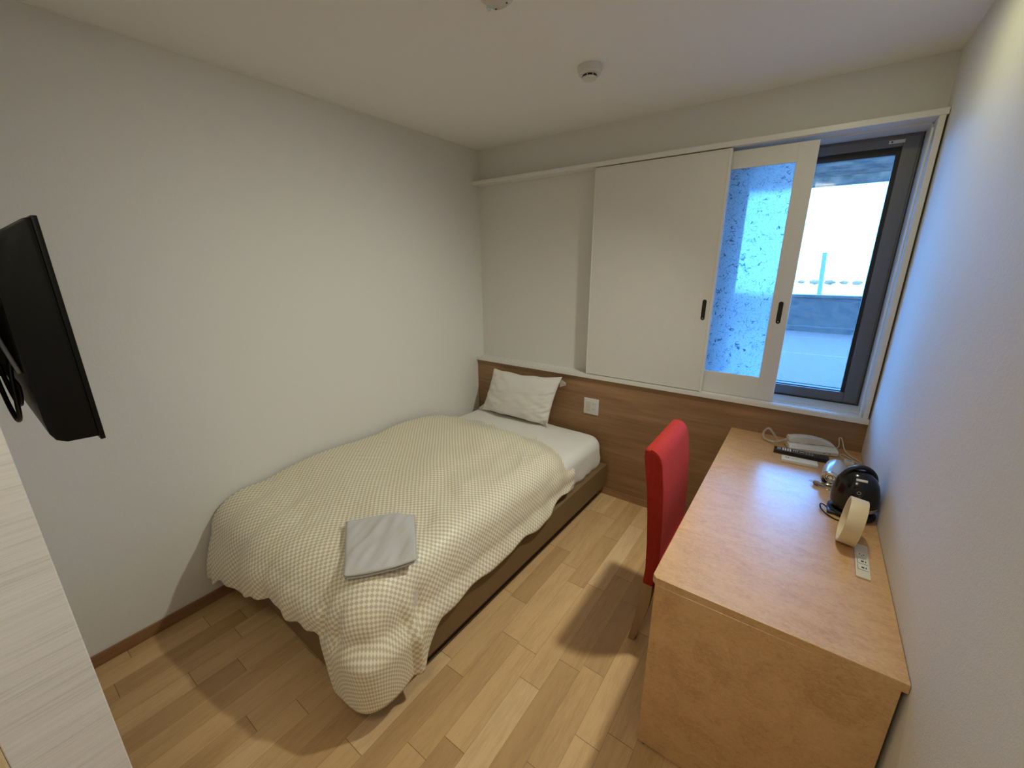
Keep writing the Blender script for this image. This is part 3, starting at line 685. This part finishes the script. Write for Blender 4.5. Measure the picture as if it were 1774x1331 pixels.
PM = Matrix.Translation(PH) @ Matrix.Rotation(pa, 4, 'Z')
obj('coiled_cord', B().tube(clampy(pts, PM), 0.0014, 5), IVORY, ph, 'all', True)
PMi = PM.inverted()
lc = [PMi @ Vector(p) for p in ((2.372, -0.135, Z + 0.012), (2.392, -0.112, Z + 0.022), (2.388, -0.100, Z + 0.058), (2.394, -0.100, Z + 0.066), (2.402, -0.106, Z + 0.052), (2.414, -0.130, Z + 0.020), (2.434, -0.168, Z + 0.008), (2.462, -0.205, Z + 0.006), (2.474, -0.232, Z + 0.005), (2.462, -0.240, Z + 0.004), (2.440, -0.205, Z + 0.004), (2.415, -0.165, Z + 0.0035), (2.398, -0.175, Z + 0.0035), (2.405, -0.205, Z + 0.0035), (2.425, -0.228, Z + 0.006), (2.429, -0.245, Z + 0.010))]
obj('line_cord', B().tube(bez(lc, 8), 0.0022, 6), IVORY, ph, 'all', True)
pj = thing('phone_jack', 'small cream phone jack box between telephone and black kettle', 'phone jack', (2.428, -0.262, Z))
obj('box', B().box(2.410, 2.446, -0.285, -0.243, Z, Z + 0.014, 0.002, 2), IVORY, pj, True)
obj('label_strip', B().box(2.420, 2.437, -0.262, -0.258, Z + 0.0138, Z + 0.0146), GREYB, pj)

# remotes
def remote(name, label, a, c, wd, hgt, body, rows, bmat):
    a = Vector((*a, 0)); c = Vector((*c, 0)); ang = math.atan2(c.y - a.y, c.x - a.x); ln_ = (c - a).length
    r = thing(name, label, 'remote control', ((a.x + c.x) / 2, (a.y + c.y) / 2, Z), ang)
    obj('body', B().box(-ln_ / 2, ln_ / 2, -wd / 2, wd / 2, 0.0005, hgt, 0.003, 3), body, r, True, True)
    for (x, y, sx, sy, mt_) in rows:
        obj('button', B().box(x - sx, x + sx, y - sy, y + sy, hgt - 0.0008, hgt + 0.0012, 0.0006, 1), mt_, r, False, True)
    return r
WHB = plain('pale_key', (0.7, 0.72, 0.75), 0.4); DKB = plain('dark_key', (0.035, 0.035, 0.04), 0.5)
rows = [(-0.090, 0.0, 0.008, 0.014, GREYB)] + [(-0.073 + 0.010 * k, 0.004 * 0, 0.0032, 0.015, WHB) for k in range(4)]
for k in range(3):
    for q in range(2): rows.append((-0.030 + 0.008 * k, -0.008 + 0.016 * q, 0.0022, 0.005, WHB if q else GREYB))
rows += [(0.004, 0.0, 0.009, 0.0022, WHB)]
for k in range(7):
    for q in range(3): rows.append((0.022 + 0.0115 * k, -0.012 + 0.012 * q, 0.0036, 0.0036, DKB if k > 2 else GREYB))
remote('remote_control', 'long black remote control lying in front of the telephone', (2.131, -0.300), (2.352, -0.292), 0.046, 0.020, BLACKP, rows, None)
rows = [(-0.052, 0.004, 0.003, 0.004, GREYB), (-0.043, 0.0, 0.003, 0.005, GREYB)] + [(-0.012 + 0.014 * k, 0.0, 0.0048, 0.009, IVORY if k == 0 else WHB) for k in range(3)] + [(-0.026, 0.0, 0.004, 0.010, IVORY), (0.040, -0.002, 0.016, 0.004, WHB)]
remote('remote_control', 'short white remote control in front of the longer black one', (2.168, -0.392), (2.309, -0.382), 0.050, 0.017, OFFW, rows, None)

# hair dryer lying behind the kettle, plug in front
hdv = thing('hair_dryer', 'silver hair dryer lying left of the black kettle', 'hair dryer', (2.365, -0.50, Z))
ax = Vector((2.343, -0.585, Z + 0.036)) - Vector((2.372, -0.42, Z + 0.040)); q_ = ax.to_track_quat('Z', 'Y').to_matrix().to_4x4()
c0 = (2.372, -0.42, Z + 0.040)
obj('barrel', B().lathe([(0, -0.016), (0.018, -0.014), (0.031, -0.004), (0.0375, 0.016), (0.0375, 0.075), (0.033, 0.115), (0.028, 0.140)], c0, q_, 36), SILVER, hdv, True)
obj('nozzle_ring', B().lathe([(0.0285, 0.136), (0.0305, 0.139), (0.0305, 0.152), (0.027, 0.156), (0.0235, 0.154), (0.022, 0.138)], c0, q_, 36), CHROME, hdv, True)
obj('grille', B().lathe([(0, 0.140), (0.024, 0.139)], c0, q_, 24).lathe([(0.008, 0.142), (0.010, 0.144), (0.012, 0.142)], c0, q_, 24).lathe([(0.016, 0.142), (0.018, 0.144), (0.020, 0.142)], c0, q_, 24), CHROME, hdv, True)
hx = Vector((0.085, -0.02, -0.012)); qh = hx.to_track_quat('Z', 'Y').to_matrix().to_4x4()
obj('handle', B().lathe([(0, 0), (0.017, 0.002), (0.018, 0.03), (0.016, 0.075), (0.012, 0.086), (0, 0.088)], (2.372, -0.47, Z + 0.030), qh, 24), SILVER, hdv, True)
cord = bez([(2.440, -0.500, Z + 0.012), (2.425, -0.56, Z + 0.006), (2.385, -0.607, Z + 0.004), (2.350, -0.602, Z + 0.004), (2.328, -0.592, Z + 0.007)], 8)
obj('power_cord', B().tube(cord, 0.0028, 6), GREYB, hdv, 'all')
plg = B(); q2 = (Vector((2.296, -0.574, 0)) - Vector((2.330, -0.594, 0))).to_track_quat('Z', 'Y').to_matrix().to_4x4()
plg.lathe([(0, -0.004), (0.0035, -0.003), (0.005, 0.006), (0.009, 0.020), (0.0095, 0.033), (0.009, 0.037), (0, 0.038)], (2.330, -0.594, Z + 0.010), q2, 16)
pg = obj('plug', plg, plain('taupe_plastic', (0.22, 0.19, 0.16), 0.45), hdv, True)
pn = B(); d = (Vector((2.296, -0.574, 0)) - Vector((2.330, -0.594, 0))).normalized(); n_ = Vector((-d.y, d.x, 0))
for s in (-1, 1):
    p0 = Vector((2.330, -0.594, Z + 0.010)) + d * 0.037 + n_ * 0.006 * s; pn.tube([p0, p0 + d * 0.017], 0.0014, 6)
obj('prong', pn, CHROME, pg)

# kettle
KX, KY = 2.411, -0.752
kt = thing('electric_kettle', 'glossy black dome shaped electric kettle against the right wall', 'kettle', (KX, KY, Z))
obj('power_base', B().lathe([(0, 0), (0.068, 0), (0.072, 0.004), (0.072, 0.014), (0.066, 0.020), (0, 0.020)], (KX, KY, Z), None, 48), BLACKP, kt, True)
obj('base_tab', B().box(KX - 0.072, KX - 0.03, KY - 0.055, KY - 0.012, Z + 0.001, Z + 0.013, 0.005, 3), BLACKP, kt, True)
obj('body', B().lathe([(0, 0.021), (0.056, 0.021), (0.064, 0.028), (0.0695, 0.045), (0.0715, 0.070), (0.0690, 0.100), (0.0610, 0.132), (0.049, 0.155), (0.034, 0.170), (0.016, 0.177), (0, 0.178)], (KX, KY, Z), None, 56), BLACKG, kt, True)
obj('water_band', B().lathe([(0.0697, 0.040), (0.0712, 0.041), (0.0728, 0.054), (0.0718, 0.0555)], (KX, KY, Z), None, 24, -1.75, 0.2), plain('smoke_grey_plastic', (0.33, 0.32, 0.30), 0.35), kt, True)
hn = [(KX + 0.050 * math.cos(a) * 1.0, KY + 0.016 * math.cos(a), Z + 0.128 + 0.062 * math.sin(a)) for a in [PI * (0.06 + 0.88 * i / 20) for i in range(21)]]
obj('handle', B().tube(hn, 0.0085, 10), BLACKP, kt, 'all')
def on_body(ang, z, out=0.001):
    pr = [(0.0695, 0.045), (0.0715, 0.070), (0.0690, 0.100), (0.0610, 0.132), (0.049, 0.155), (0.034, 0.170)]
    for (r1, z1), (r2, z2) in zip(pr, pr[1:]):
        if z1 <= z <= z2: r_ = r1 + (r2 - r1) * (z - z1) / (z2 - z1); nrm = Vector((math.cos(ang) * (z2 - z1), math.sin(ang) * (z2 - z1), r1 - r2)).normalized(); break
    return Vector((KX + r_ * math.cos(ang), KY + r_ * math.sin(ang), Z + z)) + nrm * out, nrm
p, nrm = on_body(-1.55, 0.116); qk = nrm.to_track_quat('Z', 'Y').to_matrix().to_4x4()
bt = obj('power_button', B().lathe([(0.017, -0.001), (0.017, 0.0008), (0.014, 0.0014), (0.013, 0.0004), (0, 0.0004)], p, qk, 28), BLACKP, kt, True)
bb = B(); bb.lathe([(0.004, 0.001), (0.0052, 0.0016), (0.0064, 0.001)], p, qk, 18); obj('button_mark', bb, GREYB, bt, True)
p, nrm = on_body(-1.50, 0.157, 0.002); qk = nrm.to_track_quat('Z', 'X').to_matrix().to_4x4()
mm_ = Matrix.Translation(p) @ qk
tang = Vector((-math.sin(-1.50), math.cos(-1.50), 0)); bit = nrm.cross(tang)
mm_ = Matrix((tang, bit, nrm)).transposed().to_4x4(); mm_.translation = p
lbk = obj('name_label', B().box(-0.016, 0.016, -0.0045, 0.0045, -0.0015, 0.0006, 0, 1, mm_), SILVER, kt)
lt = B()
for k in range(6): lt.box(-0.0135 + k * 0.0046, -0.0102 + k * 0.0046, -0.0022, 0.0022, 0.0004, 0.0009, 0, 1, mm_)
obj('lettering', lt, OFFW, lbk)
cb = bez([(2.345, -0.775, Z + 0.006), (2.326, -0.758, Z + 0.010), (2.318, -0.772, Z + 0.012), (2.322, -0.798, Z + 0.008), (2.340, -0.822, Z + 0.004), (2.368, -0.842, Z + 0.003), (2.400, -0.838, Z + 0.003)], 8)
obj('power_cord', B().tube(cb, 0.0026, 6), BLACKP, kt, 'all')

# cream ring standing on edge
rg_c = Vector((2.392, -0.972, Z + 0.0785)); R_ = 0.0785
ring = B(); rot = Matrix.Rotation(math.radians(6), 4, 'Y') @ Matrix.Rotation(PI / 2, 4, 'Y')
rot = Matrix.Rotation(math.radians(-3.2), 4, 'Z') @ rot
ring.lathe([(R_, -0.023), (R_ + 0.0004, -0.021), (R_ + 0.0004, 0.021), (R_, 0.023), (R_ - 0.006, 0.023), (R_ - 0.0065, 0.021), (R_ - 0.0065, -0.021), (R_ - 0.006, -0.023), (R_, -0.023)], rg_c + Vector((0, 0, 0.0025)), rot, 72)
ro = obj('ring', ring, CREAM, None, True); tag(ro, 'cream ring shaped band standing on edge in front of black kettle', 'ring')

# desk outlet strip
op = thing('desk_outlet', 'narrow ivory three socket plate set in the desk top by the wall', 'desk outlet', (2.425, -1.07, Z))
pm = Matrix.Translation((2.4255, -1.066, Z)) @ Matrix.Rotation(math.radians(-1.5), 4, 'Z')
obj('cover_plate', B().box(-0.0175, 0.0175, -0.094, 0.094, 0, 0.006, 0.002, 2, pm), IVORY, op, True)
for k, y in enumerate((0.030, -0.008, -0.042)):
    s_ = obj('socket', B().box(-0.012, 0.013, y - 0.013, y + 0.013, 0.0055, 0.0066, 0.0006, 1, pm), OFFW, op)
    sb = B()
    if k == 0: sb.box(-0.006, -0.004, y - 0.002, y + 0.005, 0.006, 0.0069, 0, 1, pm).box(0.004, 0.006, y - 0.002, y + 0.005, 0.006, 0.0069, 0, 1, pm).box(-0.002, 0.002, y - 0.008, y - 0.005, 0.006, 0.0069, 0, 1, pm)
    else: sb.box(-0.003, 0.004, y - 0.004, y + 0.004, 0.006, 0.0070, 0, 1, pm).box(0.007, 0.0095, y - 0.005, y + 0.005, 0.0062, 0.0068, 0, 1, pm).box(-0.012, 0.013, y - 0.0135, y - 0.0125, 0.006, 0.0067, 0, 1, pm).box(-0.0122, -0.0112, y - 0.013, y + 0.013, 0.006, 0.0067, 0, 1, pm)
    obj('slot', sb, DARKM, s_)

# ================================================================== TELEVISION
TVBLACK = plain('matt_black_plastic', (0.004, 0.004, 0.0045), 0.3, var=0.1, **{'Specular IOR Level': 0.22})
tv = thing('television', 'black flat television seen from behind, mounted beside the pale partition', 'television', (0.63, -2.48, 1.26))
obj('rear_shell', B().prism([(-2.449, 1.687), (-2.460, 1.683), (-2.490, 1.662), (-2.506, 1.635), (-2.515, 1.58), (-2.517, 1.50), (-2.517, 1.31), (-2.515, 1.283), (-2.509, 1.268), (-2.495, 1.260), (-2.449, 1.257)], 'x', 0.262, 0.998, 0.005, 2), TVBLACK, tv, True)
obj('bezel', B().box(0.259, 1.001, -2.4495, -2.441, 1.250, 1.689, 0.002, 2), TVBLACK, tv, True)
obj('screen', B().box(0.275, 0.985, -2.4412, -2.4400, 1.275, 1.674), BLACKG, tv)
lb = obj('label_sticker', B().box(0.958, 0.978, -2.5155, -2.5135, 1.590, 1.603), OFFW, tv); lb['label'] = 'small white sticker on the rear shell'
obj('port', B().box(0.935, 0.945, -2.5155, -2.512, 1.395, 1.410), SILVER, tv)
mk = thing('tv_mount', 'black steel bracket behind the television on the partition wall', 'bracket', (0.6, -2.56, 1.45))
obj('wall_plate', B().box(0.53, 0.73, -2.5705, -2.562, 1.33, 1.58, 0.002, 1), BLACKP, mk)
obj('arm', B().box(0.56, 0.70, -2.563, -2.5195, 1.36, 1.54, 0.004, 2), BLACKP, mk)
tc_ = obj('tv_cable', B().tube(bez([(0.94, -2.522, 1.40), (0.93, -2.528, 1.44), (0.90, -2.533, 1.475), (0.84, -2.540, 1.50), (0.76, -2.545, 1.50)], 10), 0.0035, 8), plain('grey_cable', (0.3, 0.3, 0.31), 0.5), None, 'all')
tag(tc_, 'thin grey cable curving from the rear of the television', 'cable')
for k, (dz, dx) in enumerate(((0.0, 0.0), (0.028, -0.020))):
    yo = 0.010 * k
    pts = [(0.775 + dx + 0.02 * k, -2.548 + yo, 1.40), (0.80 + dx, -2.546 + yo, 1.325 + dz), (0.845 + dx, -2.543 + yo, 1.292 + dz), (0.885 + dx, -2.540 + yo, 1.300 + dz), (0.90 + dx, -2.537 + yo, 1.335 + dz), (0.90 + dx, -2.532, 1.39), (0.89 + dx, -2.526, 1.42)]
    o = obj('power_cable', B().tube(bez(pts, 10), 0.004, 8), BLACKP, None, 'all')
    tag(o, ('black cable loop hanging lowest under the rear of the television', 'black cable loop hanging just above the lowest one behind the television')[k], 'cable')
